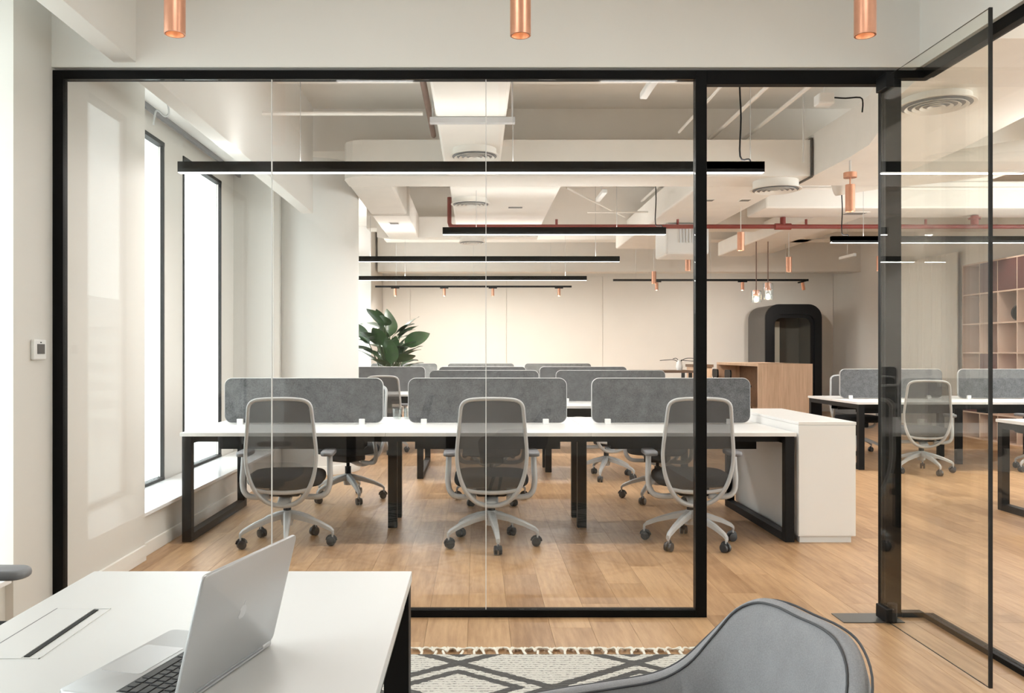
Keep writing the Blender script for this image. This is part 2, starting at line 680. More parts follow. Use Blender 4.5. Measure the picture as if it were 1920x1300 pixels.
# ------------------------------------------------------------ windows
def window(n, y0, y1, z0=.262, z1=2.93, mull=(), sill=True, sy=None):
    w = sempty('window_%d' % n)
    f = .028
    bars = [(y0, y0 + f), (y1 - f, y1)]
    for a, b in bars:
        box('window_frame', (WG - .015, WG + .008, a, b, z0, z1), 'black', w)
    for m_ in mull:
        box('mullion', (WG - .05, WG + .012, m_ - .02, m_ + .02, z0, z1), 'black', w)
    box('window_frame', (WG - .05, WG + .01, y0, y1, z0, z0 + .045), 'black', w)
    box('window_frame', (WG - .05, WG + .01, y0, y1, z1 - .03, z1), 'black', w)
    ys = [y0 + f] + sum([[m_ - .02, m_ + .02] for m_ in mull], []) + [y1 - f]
    for a, b in zip(ys[::2], ys[1::2]):
        box('pane', (WG - .03, WG - .022, a, b, z0 + .045, z1 - .03), 'winglass', w)
    if sill:
        a, b = sy or (y0, y1)
        box('sill', (WG + .012, WL - .004, a, b, .262, .286), 'stone', w, bev=.003)
    return w


window(1, 5.21, 6.62, sy=(5.215, 8.525))
window(2, 7.05, 8.1, sill=False)
window(3, 2.28, 3.73, sy=(2.285, 3.725), mull=())
window(4, -.8, 1.5, mull=(.35,))  # added window out of view, brightens the meeting room
window(5, 13.0, 16.4, z1=2.95, mull=(14.1, 15.25))
for i, a in enumerate((-2.0, 2.0, 6.0)):  # added windows out of view, they light the office from the side
    w = sempty('window_%d' % (6 + i))
    for y in (a, a + 1.78, a + 3.55):
        box('mullion', (7.9, 7.96, y, y + .05, .35, 3.25), 'black', w)
    for z in (.35, 3.2):
        box('window_frame', (7.9, 7.96, a, a + 3.6, z, z + .05), 'black', w)
    for y in (a + .05, a + 1.83):
        box('pane', (7.925, 7.933, y, y + 1.72, .4, 3.2), 'winglass', w)
# curtain track with its clip above the two office windows
t = thing('curtain_track', 'thin grey curtain track running above the office windows', 'curtain track')
box('track', (-2.40, -2.375, 5.22, 8.5, 3.05, 3.09), 'padpl', t)
obj('hook', MB().tube(smooth_path([(-2.2, 5.98, 3.09), (-2.18, 5.98, 2.99), (-2.21, 5.98, 2.96), (-2.27, 5.98, 3.0), (-2.29, 5.98, 2.9)]), .007, 6), 'greypl', t, True)
# outside: ground and far buildings, distance haze put into their pale colours
struct(box('ground', (-220, -6, -220, 220, -6.4, -6), 'road'))


def building(name, label, x, y, w, d, h, mat, floors, balc):
    t = thing(name, label, 'building', (x, y, -6))
    obj('wall', MB().box(-w / 2, w / 2, -d / 2, d / 2, 0, h), mat, t)
    fh = h / floors
    for k in range(1, floors):
        obj('balcony' if balc else 'ledge', MB().box(-w / 2 - .9, w / 2 + .9, -d / 2 - .9, d / 2 + .9, k * fh - .25, k * fh + (.6 if balc else 0)), 'white', t)
    box('roof', (-w / 2 - .3, w / 2 + .3, -d / 2 - .3, d / 2 + .3, h, h + .6), 'greyb', t)


building('apartment_block', 'pink rendered apartment block seen mirrored in the glass partition', -44, -77, 9, 12, 12.5, 'pinkb', 4, False)
building('apartment_block', 'apartment block with white balcony bands beside the pink one', -33, -72, 6, 8, 11.5, 'greyb', 7, True)
building('office_block', 'pale hazy office block beyond the tall office window', -62, 150, 30, 20, 22, 'greyb', 7, False)

# ------------------------------------------------------------ glass partition, fixed panes, door
pt = sempty('partition_frame')
F0, F1 = YP - .004, YP + .045
box('post', (-2.049, -1.998, F0, F1, 0, 2.648), 'frame', pt, bev=.002)
box('post', (1.061, 1.115, F0, F1, 0, 2.648), 'frame', pt, bev=.002)
box('post', (1.984, 2.06, F0 + .01, F1 + .04, 0, 2.61), 'frame', pt, bev=.002)
box('head_rail', (-1.998, 1.061, F0, F1, 2.606, 2.648), 'frame', pt, bev=.002)
box('head_rail', (1.115, 1.984, F0, F1, 2.58, 2.648), 'frame', pt, bev=.002)
box('head_rail', (1.984, 2.2, F0, F1, 2.61, 2.648), 'frame', pt, bev=.002)
box('floor_rail', (-1.998, 1.061, F0, F1, 0, .036), 'frame', pt, bev=.002)
box('floor_rail', (2.06, 2.168, F0, F1, 0, .024), 'frame', pt, bev=.002)
box('side_head_rail', (2.160, 2.208, -.2, F0 - .001, 2.61, 2.66), 'frame', pt, bev=.002)
box('side_floor_rail', (2.160, 2.208, -.2, F0 - .001, 0, .024), 'frame', pt, bev=.002)
gy0, gy1 = YP + .008, YP + .018
for a, b in ((-1.998, -.994), (-.990, .045), (.049, 1.061)):
    box('glass_pane', (a, b, gy0, gy1, .036, 2.606), 'glass', pt)
for a in (-.992, .047):
    box('glass_joint', (a - .002, a + .002, gy0 - .001, gy1 + .001, .036, 2.606), 'white2', pt)
box('glass_pane', (2.06, 2.18, gy0, gy1, .024, 2.61), 'glass', pt)
for a, b in ((-.2, 1.3), (1.304, 2.7), (2.704, gy0 - .002)):
    box('glass_pane', (2.178, 2.188, a, b, .024, 2.61), 'glass', pt)

dr = struct(bpy.data.objects.new('door_1', None))
COL.objects.link(dr)
DX = 1.944
box('glass_pane', (DX - .005, DX + .005, 3.19, 4.04, .012, 2.586), 'doorglass', dr)
box('edge_seal', (DX - .0065, DX + .0065, 3.182, 3.19, .012, 2.586), 'seal', dr)
for b in ((3.19, 4.04, 2.5862, 2.588), (3.19, 4.04, .009, .0118), (4.0402, 4.042, .012, 2.586)):
    box('glass_edge', (DX - .0018, DX + .0018, *b), 'seal', dr)
box('patch_fitting', (DX - .02, DX + .02, 3.955, 4.06, .012, .075), 'black', dr, bev=.004)
box('patch_fitting', (DX - .02, DX + .02, 3.955, 4.06, 2.53, 2.60), 'black', dr, bev=.004)
obj('pivot', MB().cyl((DX + .03, 4.0), .022, .004, .09, 20), 'black', dr, True)
fp = struct(box('trim_2', (1.74, 2.03, 3.99, 4.13, 0, .004), 'satin'))

# thermostat on the pier
t = thing('thermostat', 'small white wall thermostat with a grey display beside the black post', 'thermostat', (WL, 3.925, 1.295))
box('housing', (0, .02, -.055, .055, -.048, .048), 'white', t, bev=.006)
box('display', (.02, .022, -.03, .035, -.02, .026), 'satin', t)
obj('sensor', MB().box(.02, .022, -.003, .007, .031, .036), 'black', t)


# ------------------------------------------------------------ office chair
def back_y(z):
    tb = [(.27, -.15), (.33, -.19), (.42, -.225), (.52, -.232), (.62, -.235), (.75, -.25), (.9, -.275), (1.02, -.305)]
    for (z0, y0), (z1, y1) in zip(tb, tb[1:]):
        if z <= z1:
            return y0 + (y1 - y0) * (z - z0) / (z1 - z0)
    return tb[-1][1]


def make_chair():
    t = thing('office_chair', 'x', 'office chair')
    half = [(0, .988), (.10, .985), (.16, .975), (.193, .945), (.203, .88), (.212, .78), (.222, .68), (.224, .60), (.210, .50), (.178, .41), (.13, .338), (.07, .297), (0, .285)]
    loop = [(x, back_y(z), z) for x, z in half] + [(-x, back_y(z), z) for x, z in reversed(half[1:-1])]
    pth = smooth_path(loop, 4, True)
    rr = [(.0125 + .010 * max(0, min(1, (.55 - p.z) / .2)), .012 + .004 * max(0, min(1, (.55 - p.z) / .2))) for p in pth]
    obj('back_frame', MB().tube(pth, rr, 8, True, flat=(0, -1, 0)), 'greypl', t, 'full')

    def hw(z):
        for (x0, z0), (x1, z1) in zip(half, half[1:]):
            if z1 <= z <= z0:
                return x0 + (x1 - x0) * (z0 - z) / (z0 - z1)
        return 0
    rows = [.395, .42, .46, .5, .56, .62, .7, .78, .86, .92, .955, .978]
    bm = MB()
    rg = []
    for z in rows:
        w = hw(z)
        rg.append([(w * k / 5, back_y(z) - .0 + .018 * (1 - (k / 5) ** 2) * 0, z) for k in range(-5, 6)])
    bm.loft(rg, False, False)
    obj('mesh_back', bm, 'mesh', t, 'full')
    cb = smooth_path([(-.178, back_y(.40), .40), (-.09, back_y(.385), .383), (0, back_y(.38), .378), (.09, back_y(.385), .383), (.178, back_y(.40), .40)], 4)
    obj('crossbar', MB().tube(cb, (.014, .008), 8, flat=(0, 0, 1)), 'greypl', t, 'full')
    obj('spine', MB().tube([(0, -.16, .292), (0, -.10, .31), (0, -.02, .345)], (.02, .045), 8, flat=(0, 0, 1)), 'greypl', t, 'full')
    out = rrect(.49, .47, .14, 6, 0, .015)
    obj('seat', MB().cushion(out, .405, .485, .035, 4, .008), 'seat', t, 'full')
    obj('mechanism', MB().box(-.10, .10, -.12, .12, .335, .405, bev=.015), 'black', t)
    gl = MB().cyl((0, 0), .026, .20, .29, 18)
    gl.cyl((0, 0), .015, .29, .34, 14)
    obj('gas_lift', gl, 'black', t, True)
    obj('hub', MB().lathe((0, 0, 0), [(.0, .13), (.036, .13), (.042, .16), (.04, .215), (.03, .228), (0, .228)], 20), 'greypl', t, True)
    for k in range(5):
        m = MB()
        prof = [(.03, .20, .026, .024), (.12, .180, .022, .021), (.22, .148, .018, .017), (.298, .112, .014, .014), (.318, .092, .012, .013)]
        rings = []
        for r_, z, w, hh in prof:
            rings.append([(r_, w * c, z + hh * s_) for c, s_ in ((1, -1), (1, .5), (.55, 1), (-.55, 1), (-1, .5), (-1, -1))])
        m.loft(rings)
        m.cyl((.312, 0), .008, .05, .1, 8)
        leg = obj('base_leg', m, 'greypl', t, True, rot=(0, 0, R(-90 + 72 * k)))
        w = MB()
        for s_ in (-1, 1):
            ang = [i * 2 * math.pi / 18 for i in range(18)]
            w.loft([[(.312 + math.cos(a) * q - .008, y_ * s_, .03 + math.sin(a) * q) for a in ang] for q, y_ in ((.0295, .006), (.0300, .012), (.0280, .024), (.018, .026))])
        w.tube([(.312 - .008 + .03 * math.cos(a), 0, .034 + .03 * math.sin(a)) for a in [R(d) for d in range(0, 181, 30)]], (.006, .012), 6)
        obj('caster', w, 'wheel', leg, True)
    for s_ in (-1, 1):
        p = smooth_path([(s_ * .283, -.01, .602), (s_ * .285, -.02, .52), (s_ * .288, -.035, .43), (s_ * .272, -.05, .36), (s_ * .22, -.06, .328), (s_ * .10, -.06, .33)], 5)
        arm = obj('armrest', MB().tube(p, (.014, .019), 8, flat=(1, 0, 0) if False else None), 'greypl', t, 'full')
        obj('arm_pad', MB().cushion(rrect(.085, .25, .035, 4, s_ * .275, .0), .598, .628, .013, 3), 'padpl', arm, 'full')
    return t


chair0 = make_chair()
chair_used = [False]
BASES = {}


def chair(x, y, rz, label, base=0, group=None):
    if not chair_used[0]:
        c = chair0
        chair_used[0] = True
    else:
        c = copy_tree(chair0)
    c.location = (x, y, 0)
    c.rotation_euler = (0, 0, R(rz))
    c['label'] = label
    if group:
        c['group'] = group
    for k, l in enumerate([q for q in kids(c) if q.name.startswith('base_leg')]):
        l.rotation_euler = (0, 0, R(-90 + 72 * k + base))
    return c


G1 = 'mesh chairs tucked at the window-side bench'
# originals must be copied before the first is placed, so keep chair0 for the first call
chair(-1.265, 5.64, 3, 'grey mesh office chair at the desk end beside the windows', 8, G1)
chair(.10, 5.64, 0, 'grey mesh office chair at the middle of the first bench', 7, G1)
chair(1.44, 5.66, -3, 'grey mesh office chair beside the white end cabinet, behind the black post', 34, G1)
G2 = 'mesh chairs on the far side of the first bench'
chair(-1.12, 7.36, 146, 'office chair behind the first bench, turned, its base toward the windows', 24, G2)
chair(.13, 7.28, 181, 'office chair behind the first bench, facing the middle chair', 0, G2)
chair(1.58, 7.35, 160, 'office chair behind the first bench, nearly opposite the end cabinet', 20, G2)
G3 = 'mesh chairs at the benches further back'
chair(1.33, 8.62, 12, 'office chair at the second bench showing only its pale star base', 40, G3)
chair(.15, 10.15, 178, 'office chair on the far side of the second bench, behind its middle screen', 0, G3)
chair(-1.2, 10.85, 5, 'office chair at the third bench near the round column', 15, G3)
chair(4.78, 9.05, -14, 'grey mesh office chair seen whole through the open glass door', 20, 'mesh chairs at the bench beyond the door')
chair(6.15, 9.1, 15, 'office chair at the far desk of the bench beyond the door', 50, 'mesh chairs at the bench beyond the door')
chair(4.85, 10.75, 184, 'office chair behind the bench beyond the door, mostly hidden by its screen', 10, 'mesh chairs at the bench beyond the door')
chair(-1.48, 2.28, -90, 'grey office chair armrest beside the white meeting table', 0)


# ------------------------------------------------------------ bench desks
def rrect3(w, h, r, n=6):
    return rrect(w, h, r, n)


def bench(X0, n, Yc, label, felt='felt', end_left=True):
    t = thing('bench_desk', label, 'desk', (X0, Yc, 0), 0)
    W = 1.387
    L = W * n
    for i in range(n):
        for s_ in (-1, 1):
            a, b = (-.70, -.008) if s_ < 0 else (.008, .70)
            box('tabletop', (i * W + .0015, (i + 1) * W - .0015, a, b, .716, .741), 'white', t, bev=.0015)
    for e in (0, 1):
        x0, x1 = (0.012, .075) if e == 0 else (L - .075, L - .012)
        for y0, y1 in ((-.69, -.63), (.63, .69)):
            box('leg', (x0, x1, y0, y1, 0, .715), 'black', t, bev=.002)
        box('foot_bar', (x0, x1, -.63, .63, 0, .055), 'black', t, bev=.002)
        box('top_bar', (x0, x1, -.63, .63, .665, .715), 'black', t, bev=.002)
    for i in range(1, n):
        for y in (-.19, .19):
            box('leg', (i * W - .033, i * W + .033, y - .03, y + .03, 0, .715), 'black', t, bev=.002)
    for y in (-.60, .60, -.2, .2):
        box('rail', (.075, L - .075, y - .02, y + .02, .672, .715), 'black', t)
    for i in range(n):
        for s_ in (-1, 1):
            m = MB()
            y0, y1 = sorted((s_ * .24, s_ * .42))
            xa, xb = i * W + .18, (i + 1) * W - .18
            m.box(xa, xb, y0, y1, .60, .604)
            m.box(xa, xb, y0, y0 + .004, .60, .715)
            m.box(xa, xb, y1 - .004, y1, .60, .715)
            obj('cable_tray', m, 'black', t)
        cx = (i + .5) * W + .004
        poly = [(cx + u, .92 + v) for u, v in rrect(1.195, .336, .055, 6)]
        sc_ = obj('desk_screen', MB().prism(poly, 'y', -.013, .013), felt, t, True)
        p3 = [(u, -.0, v) for u, v in poly]
        obj('piping', MB().tube(p3, (.0155, .004), 6, True, flat=(0, 1, 0)), 'feltedge', sc_, True)
        for dx in (-.48, .44):
            box('clamp', (cx + dx - .022, cx + dx + .022, -.035, .035, .741, .782), 'white', sc_, bev=.003)
    return t


bench(-2.0, 3, 6.38, 'long white bench desk with three grey felt screens beside the windows')
bench(-.613, 2, 9.24, 'shorter two-screen white bench desk, second behind the glass partition')
bench(-2.0, 3, 11.6, 'third white bench desk with felt screens, in front of the plant')
bench(-2.0, 3, 15.2, 'bench desk closest to the back wall with dark grey screens', 'feltd')
bench(4.17, 2, 9.9, 'white bench desk with black legs seen past the open glass door')
bench(4.25, 2, 6.2, 'bench desk end with black loop leg by the picture edge, beyond side glass')

# end cabinet
t = thing('end_cabinet', 'white laminate end cabinet standing against the end of the long bench', 'cabinet', (2.172, 5.68, 0))
box('body', (0, .386, .0, 1.38, .043, .793), 'white', t, bev=.001)
box('cabinet_top', (-.001, .389, -.003, 1.385, .794, .814), 'white', t, bev=.0015)
box('plinth', (.012, .36, .012, 1.36, 0, .043), 'white2', t)
box('side_panel', (.002, .384, -.004, 0, .05, .788), 'white', t)

# drinking glasses at the back edge of the first bench
for i, (x, lab) in enumerate(((-.645, 'clear water glass on the bench in the gap between two screens'), (-.555, 'second clear glass tucked beside the edge of the middle screen'))):
    g = MB().lathe((0, 0, 0), [(0, .002), (.028, .002), (.034, .008), (.036, .085), (.033, .085), (.031, .012), (0, .012)], 24)
    o = obj('drinking_glass', g, 'tumbler', None, True, loc=(x, 6.86, .741))
    tag(o, lab, 'glass', 'water glasses on the bench')


# ------------------------------------------------------------ linear lamps
def linear(x0, x1, Y, z, label, cables, power=None, cut={}, ptop=SLAB, w=.05, h=.075, lum=1.0, up=.5):
    t = thing('linear_lamp', label, 'lamp', ((x0 + x1) / 2, Y, z), 0, 'black linear lamps over the benches')
    L = (x1 - x0) / 2
    m = MB()
    m.box(-L, L, -w / 2, w / 2, .026, h)
    m.box(-L, L, -w / 2, -w / 2 + .003, .003, h)
    m.box(-L, L, w / 2 - .003, w / 2, .003, h)
    m.box(-L, -L + .003, -w / 2, w / 2, .012, h)
    m.box(L - .003, L, -w / 2, w / 2, .012, h)
    obj('housing', m, 'black', t)
    box('diffuser', (-L + .003, L - .003, -w / 2 + .003, w / 2 - .003, 0, .024), 'glow', t)
    for c in cables:
        cx = c - (x0 + x1) / 2
        obj('cable', MB().cyl((cx, 0), .0022, h, cut.get(c, SLAB - .002) - z, 6), 'greypl', t)
    if power is not None:
        cx = power - (x0 + x1) / 2
        pts = smooth_path([(cx + .07, 0, h), (cx + .06, 0, h + .02), (cx, 0, h + .04), (cx + .006, 0, h + .3), (cx - .004, 0, h + .6), (cx + .003, 0, ptop - .006 - z)], 4)
        obj('power_cable', MB().tube(pts, .006, 6), 'black', t, 'full')
    lamp_area((0, 0, -.004), 2 * L - .02, w - .01, LINE_W * 2 * L * lum, parent=t)
    lamp_area((0, 0, h + .004), 2 * L - .02, w - .01, UP_W * 2 * L * up, parent=t, rot=(R(180), 0, 0))  # added uplight that brightens the ceiling
    return t


linear(-2.03, 1.96, 5.75, 2.507, 'long black linear lamp hanging over the first bench', (-1.2, .25, 1.87), 1.80)
linear(-.347, 1.955, 8.7, 2.5, 'shorter black linear lamp just below the red sprinkler pipe', (.0, 1.45), 1.85, cut={.0: 2.958, 1.45: 3.318}, ptop=3.318, lum=1.3, up=.4)
linear(-1.98, 1.92, 11.3, 2.5, 'black linear lamp over the third bench, running behind the column', (-1.42, 1.6), lum=1.6, up=1.2)
linear(-2.02, 1.86, 14.2, 2.5, 'black linear lamp over the rear bench, just in front of the track', (-1.2, 1.5), lum=2.4, up=2.5)
linear(3.94, 7.5, 9.36, 2.5, 'black linear lamp hanging above the bench beyond the glass door', (4.3, 6.9), 4.06, lum=1.6, up=.7)
linear(4.1, 7.5, 5.9, 2.5, 'added black linear lamp beyond the side glass, out of view', (4.5, 7.0), lum=1.3, up=2.5)  # unseen lamp added to light this side of the office
linear(3.9, 6.9, 1.5, 2.5, 'added black linear lamp beside the meeting room, out of view', (4.5, 6.4), up=5)  # unseen lamp added, mainly to brighten the slab


# ------------------------------------------------------------ copper cylinder lamps
def cyl_lamp(x, y, z, label, h=.30, r=.04, top=SLAB, group='copper cylinder lamps in the open office', canopy=False, watt=22, cut=None):
    t = thing('cylinder_lamp', label, 'lamp', (x, y, z), 0, group)
    obj('shade', MB().lathe((0, 0, 0), [(r - .006, .05), (r - .004, .0), (r, 0), (r, h), (0, h)], 28), 'copper', t, True)
    obj('reflector', MB().lathe((0, 0, 0), [(r - .0065, .0), (r - .014, .05), (.012, .075), (0, .075)], 24), 'copper_in', t, True)
    obj('lamp_glass', MB().cyl((0, 0), r * .55, .05, .06, 16), 'spotglow', t)
    if canopy:
        obj('stem', MB().cyl((0, 0), .007, h, h + .06, 8), 'copper', t, True)
        obj('canopy', MB().cyl((0, 0), .055, h + .06, h + .105, 24), 'copper', t, True)
        obj('rod', MB().cyl((0, 0), .01, h + .105, 2.958 - z, 8), 'white2', t, True)
    else:
        obj('stem', MB().cyl((0, 0), .004, h, (cut or top) - z, 6), 'white2', t, True)
    lamp_spot((0, 0, .04), watt, t, 75)
    return t


GF = 'copper cylinder lamps in the meeting room'
cyl_lamp(-1.159, 3.24, 2.505, 'copper cylinder lamp hanging near the window bulkhead', .36, top=3.32, group=GF, watt=5)
cyl_lamp(.17, 3.24, 2.500, 'copper cylinder lamp hanging in the middle of the header wall', .36, top=3.32, group=GF, watt=5)
cyl_lamp(1.495, 3.24, 2.500, 'copper cylinder lamp hanging before the doorway header', .36, top=3.32, group=GF, watt=5)
for px, yb, Y, lab, can in ((1594, 397, 7.35, 'copper cylinder lamp on a round canopy under the big duct', True),
                            (1389, 470, 9.7, 'copper cylinder lamp right below the red pipe, above the oak counter', False),
                            (1290, 508, 12.0, 'copper cylinder lamp just beside the black door post', False),
                            (1479, 510, 12.0, 'copper cylinder lamp above the end of the black track', False),
                            (1649, 508, 12.0, 'copper cylinder lamp beside the open door glass edge', False),
                            (1226, 532, 14.6, 'small copper cylinder lamp hanging among the track spotlights', False)):
    s_ = 1580 / Y
    cyl_lamp((px - 893) / s_, Y, H + (662 - yb) / s_, lab, .235 if can else .21, canopy=can, cut={1389: 2.958, 1290: 2.958, 1479: 2.998}.get(px))


# ------------------------------------------------------------ track spotlights
def track(x0, x1, Y, z, spots, label, wallwash, aim=0):
    t = thing('track_lighting', label, 'lamp', (0, Y, z))
    box('rail', (x0, x1, -.018, .018, 0, .035), 'black', t)
    for x in (x0 + .4, (x0 + x1) / 2, x1 - .4):
        obj('rod', MB().cyl((x, 0), .004, .035, SLAB - z, 6), 'white2', t)
    for x in spots:
        s = obj('spotlight', MB().lathe((0, 0, 0), [(.022, -.16), (.028, -.16), (.028, -.02), (0, -.02)], 18), 'copper', t, True, loc=(x, 0, 0), rot=(R(aim if x < 5.5 else 12), R(0 if x < 5.5 else -14), 0))
        obj('adapter', MB().box(-.08, .08, -.016, .016, -.02, 0), 'black', s)
        obj('lamp_glass', MB().cyl((0, 0), .022, -.158, -.152, 14), 'spotglow', s)
        lamp_spot((x, .02, -.17), wallwash * 13, t, 120, rot=(R(52), 0, 0))
    return t


track(-1.93, 1.82, 16.1, 2.53, [(p - 893) / 98.1 for p in (741, 833, 924, 1048)], 'black track with four copper spotlights washing the back wall', 5)
track(2.42, 5.87, 14.9, 2.55, [(p - 893) / 106.0 for p in (1231, 1392, 1504)], 'black track with three copper spotlights near the phone booth', 8)

# glass pendants over the counter
for px, yt, yb, lab in ((1418, 546, 567, 'small clear glass pendant lamp, the lower of the two near the booth'), (1440, 532, 562, 'small clear glass pendant lamp, the higher one over the oak counter')):
    Y = 13.0
    s_ = 1580 / Y
    z = H + (662 - yb) / s_
    hgt = (yb - yt) / s_
    t = thing('glass_pendant', lab, 'lamp', ((px - 893) / s_, Y, z))
    obj('shade', MB().lathe((0, 0, 0), [(.075, 0), (.078, 0), (.078, hgt), (.02, hgt + .01)], 24), 'tumbler', t, True)
    obj('cap', MB().cyl((0, 0), .05, hgt * .6, hgt + .012, 18), 'copper', t, True)
    obj('bulb', MB().lathe((0, 0, 0), [(0, .0), (.025, .012), (.034, .04), (.02, .075), (.012, .09)], 16), 'bulb', t, True)
    obj('cord', MB().cyl((0, 0), .008, hgt, 2.998 - z, 6), 'brown', t)


# ------------------------------------------------------------ ducts, diffusers, pipes
def diffuser(parent, x, y, z, r=.2, collar=.12):
    d = obj('diffuser', MB().lathe((0, 0, 0), [(r * .95, collar), (r * .95, .012), (r * 1.08, .006), (r * 1.08, 0), (r * .92, .004), (r * .9, .03), (0, .04)], 36), 'duct', parent, True, loc=(x, y, z))
    for k in range(1, 5):
        q = r * .9 * k / 4.4
        obj('ring', MB().lathe((0, 0, 0), [(q - .010, -.001), (q + .008, -.014), (q + .012, -.013), (q - .002, -.001)], 36), 'duct', d, True)
    obj('throat', MB().lathe((0, 0, 0), [(0, .001), (0.001, -.001), (r * .97, -.001), (r * .97, .001)], 28), 'padpl', d)
    return d


def vent(parent, x, y, z, w=.14, d=.14):
    v = box('vent', (x - w / 2, x + w / 2, y - d / 2, y + d / 2, z - .006, z + .004), 'duct', parent)
    m = MB()
    for k in range(4):
        m.box(x - w * .4, x + w * .4, y - d * .38 + k * d * .22, y - d * .38 + k * d * .22 + d * .1, z - .008, z - .005)
    obj('louvre', m, 'satin', v)


ZB = 2.96
# cross duct
t = thing('air_duct', 'wide white air duct crossing behind the first linear lamp', 'air duct')
poly = [(-1.28, 8.02 + .48), (-1.28, 8.20), (-1.25, 8.10), (-1.18, 8.03), (-1.08, 8.0), (3.175, 8.0), (3.175, 8.5)]
obj('duct_body', MB().prism(poly, 'z', ZB, 3.305), 'duct', t)
box('flange', (3.17, 3.19, 7.985, 8.5, ZB - .015, 3.32), 'satin', t)
diffuser(t, 2.93, 8.25, ZB - .085, .225, .09)
t = thing('air_duct', 'white branch duct turning back beside the round column', 'air duct')
box('duct_body', (-1.28, -.84, 8.51, 12.3, ZB, 3.30), 'duct', t, bev=.02)
box('flange', (-1.31, -.81, 10.2, 10.24, ZB - .02, 3.33), 'duct', t)
vent(t, -1.06, 10.9, ZB)
t = thing('air_duct', 'white duct running over the first bench toward the glass partition', 'air duct')
box('duct_body', (-.29, .215, 4.5, 7.99, ZB, 3.30), 'duct', t, bev=.02)
box('hanger_bar', (-.33, .275, 5.98, 6.03, ZB - .045, ZB - .004), 'greypl', t)
for x in (-.31, .255):
    obj('hanger_rod', MB().cyl((x, 6.0), .006, ZB - .03, SLAB, 6), 'greypl', t)
diffuser(t, -.015, 6.95, ZB - .06, .19)
t = thing('air_duct', 'broad white duct behind the cross duct, above the red pipe', 'air duct')
box('duct_body', (-.27, .86, 8.51, 11.9, ZB, 3.30), 'duct', t, bev=.02)
diffuser(t, -.06, 9.2, ZB - .06, .20)
vent(t, .45, 9.7, ZB, .2, .12)
t = thing('air_duct', 'low white duct crossing in front of the rear benches', 'air duct')
poly = [(-1.45, 12.31), (-1.2, 12.31), (.9, 12.31), (.9, 12.6), (-.9, 12.6), (-1.25, 12.55)]
obj('duct_body', MB().prism(poly, 'z', 2.97, 3.27), 'duct', t)
diffuser(t, -.06, 12.4, 2.90, .19)
t = thing('air_duct', 'white duct running back above the bench aisle, with a round diffuser', 'air duct')
box('duct_body', (2.25, 3.15, 8.51, 13.6, ZB, 3.28), 'duct', t, bev=.02)
vent(t, 2.95, 9.25, ZB, .13, .12)
vent(t, 3.0, 9.0 + .25, ZB, .0001, .0001) if False else None
vent(t, 2.55, 9.25, ZB, .13, .12)
t = thing('air_duct', 'big white duct bending toward the open door, edge strapped in black', 'air duct')
poly = [(3.20, 8.45), (3.20, 7.2), (3.17, 6.8), (3.0, 6.2), (2.76, 5.5), (2.6, 4.5), (3.6, 4.5), (3.9, 6.0), (4.0, 7.0), (4.0, 8.45)]
obj('duct_body', MB().prism(poly, 'z', ZB, 3.36), 'duct', t)
diffuser(t, 3.03, 5.55, ZB - .05, .22, .06)
t = thing('air_duct', 'white duct high beyond the open door, crossing over the far benches', 'air duct')
box('duct_body', (3.4, 7.7, 9.9, 10.6, 2.98, 3.3), 'duct', t, bev=.02)
box('duct_body', (4.3, 4.9, 10.6, 15.0, 3.0, 3.25), 'duct', t, bev=.02)
vent(t, 4.6, 10.25, 2.98, .3, .2)
t = thing('air_duct', 'dull round duct bend tucked under the beam near the door', 'air duct')
obj('duct_body', MB().tube(smooth_path([(3.7, 8.7, 3.05), (4.1, 8.6, 3.1), (4.7, 8.2, 3.11), (5.4, 7.6, 3.12), (6.5, 7.2, 3.12)], 5), .15, 18), 'ceil', t, 'full')
# wall mounted air unit
t = thing('air_conditioner', 'boxy white ceiling air unit with green-tinted fins above the post', 'air conditioner', (2.72, 11.0, 2.55))
box('body', (-.28, .28, -.15, .5, 0, .40), 'white', t, bev=.03)
for k in range(8):
    box('fin', (-.1 + k * .04, -.08 + k * .04, -.165, -.15, .15, .36), 'greyb', t)
# red sprinkler pipe
t = thing('sprinkler_pipe', 'red sprinkler pipe running across the office below the ducts', 'pipe', (0, 10.5, 0))
zp = 2.855
obj('pipe', MB().tube([(-.335, 0, 3.22), (-.335, 0, zp + .05), (-.325, 0, zp + .015), (-.29, 0, zp), (7.7, 0, zp)], .027, 12), 'red', t, True)
obj('tee', MB().cyl((3.82, 0), .034, zp, zp + .115, 14).tube([(3.72, 0, zp), (3.92, 0, zp)], .04, 12), 'red', t, True)
for x in (1.0, 2.51, 4.11, 5.6):
    obj('sprinkler_head', MB().cyl((x, 0), .016, zp, zp + .09, 10), 'red', t, True)
t = thing('branch_pipe', 'vertical red riser with a flange, seen through the open door', 'pipe', (6.15, 10.4, 0))
obj('pipe', MB().cyl((0, 0), .045, 2.86, 2.975, 14).cyl((0, 0), .07, 2.93, 2.95, 14), 'red', t, True)
t = thing('brown_pipe', 'thin brown pipe beside the duct over the first bench', 'pipe')
obj('pipe', MB().tube([(-.40, 4.6, 3.32), (-.40, 7.9, 3.32)], .025, 10), 'brown', t, True)
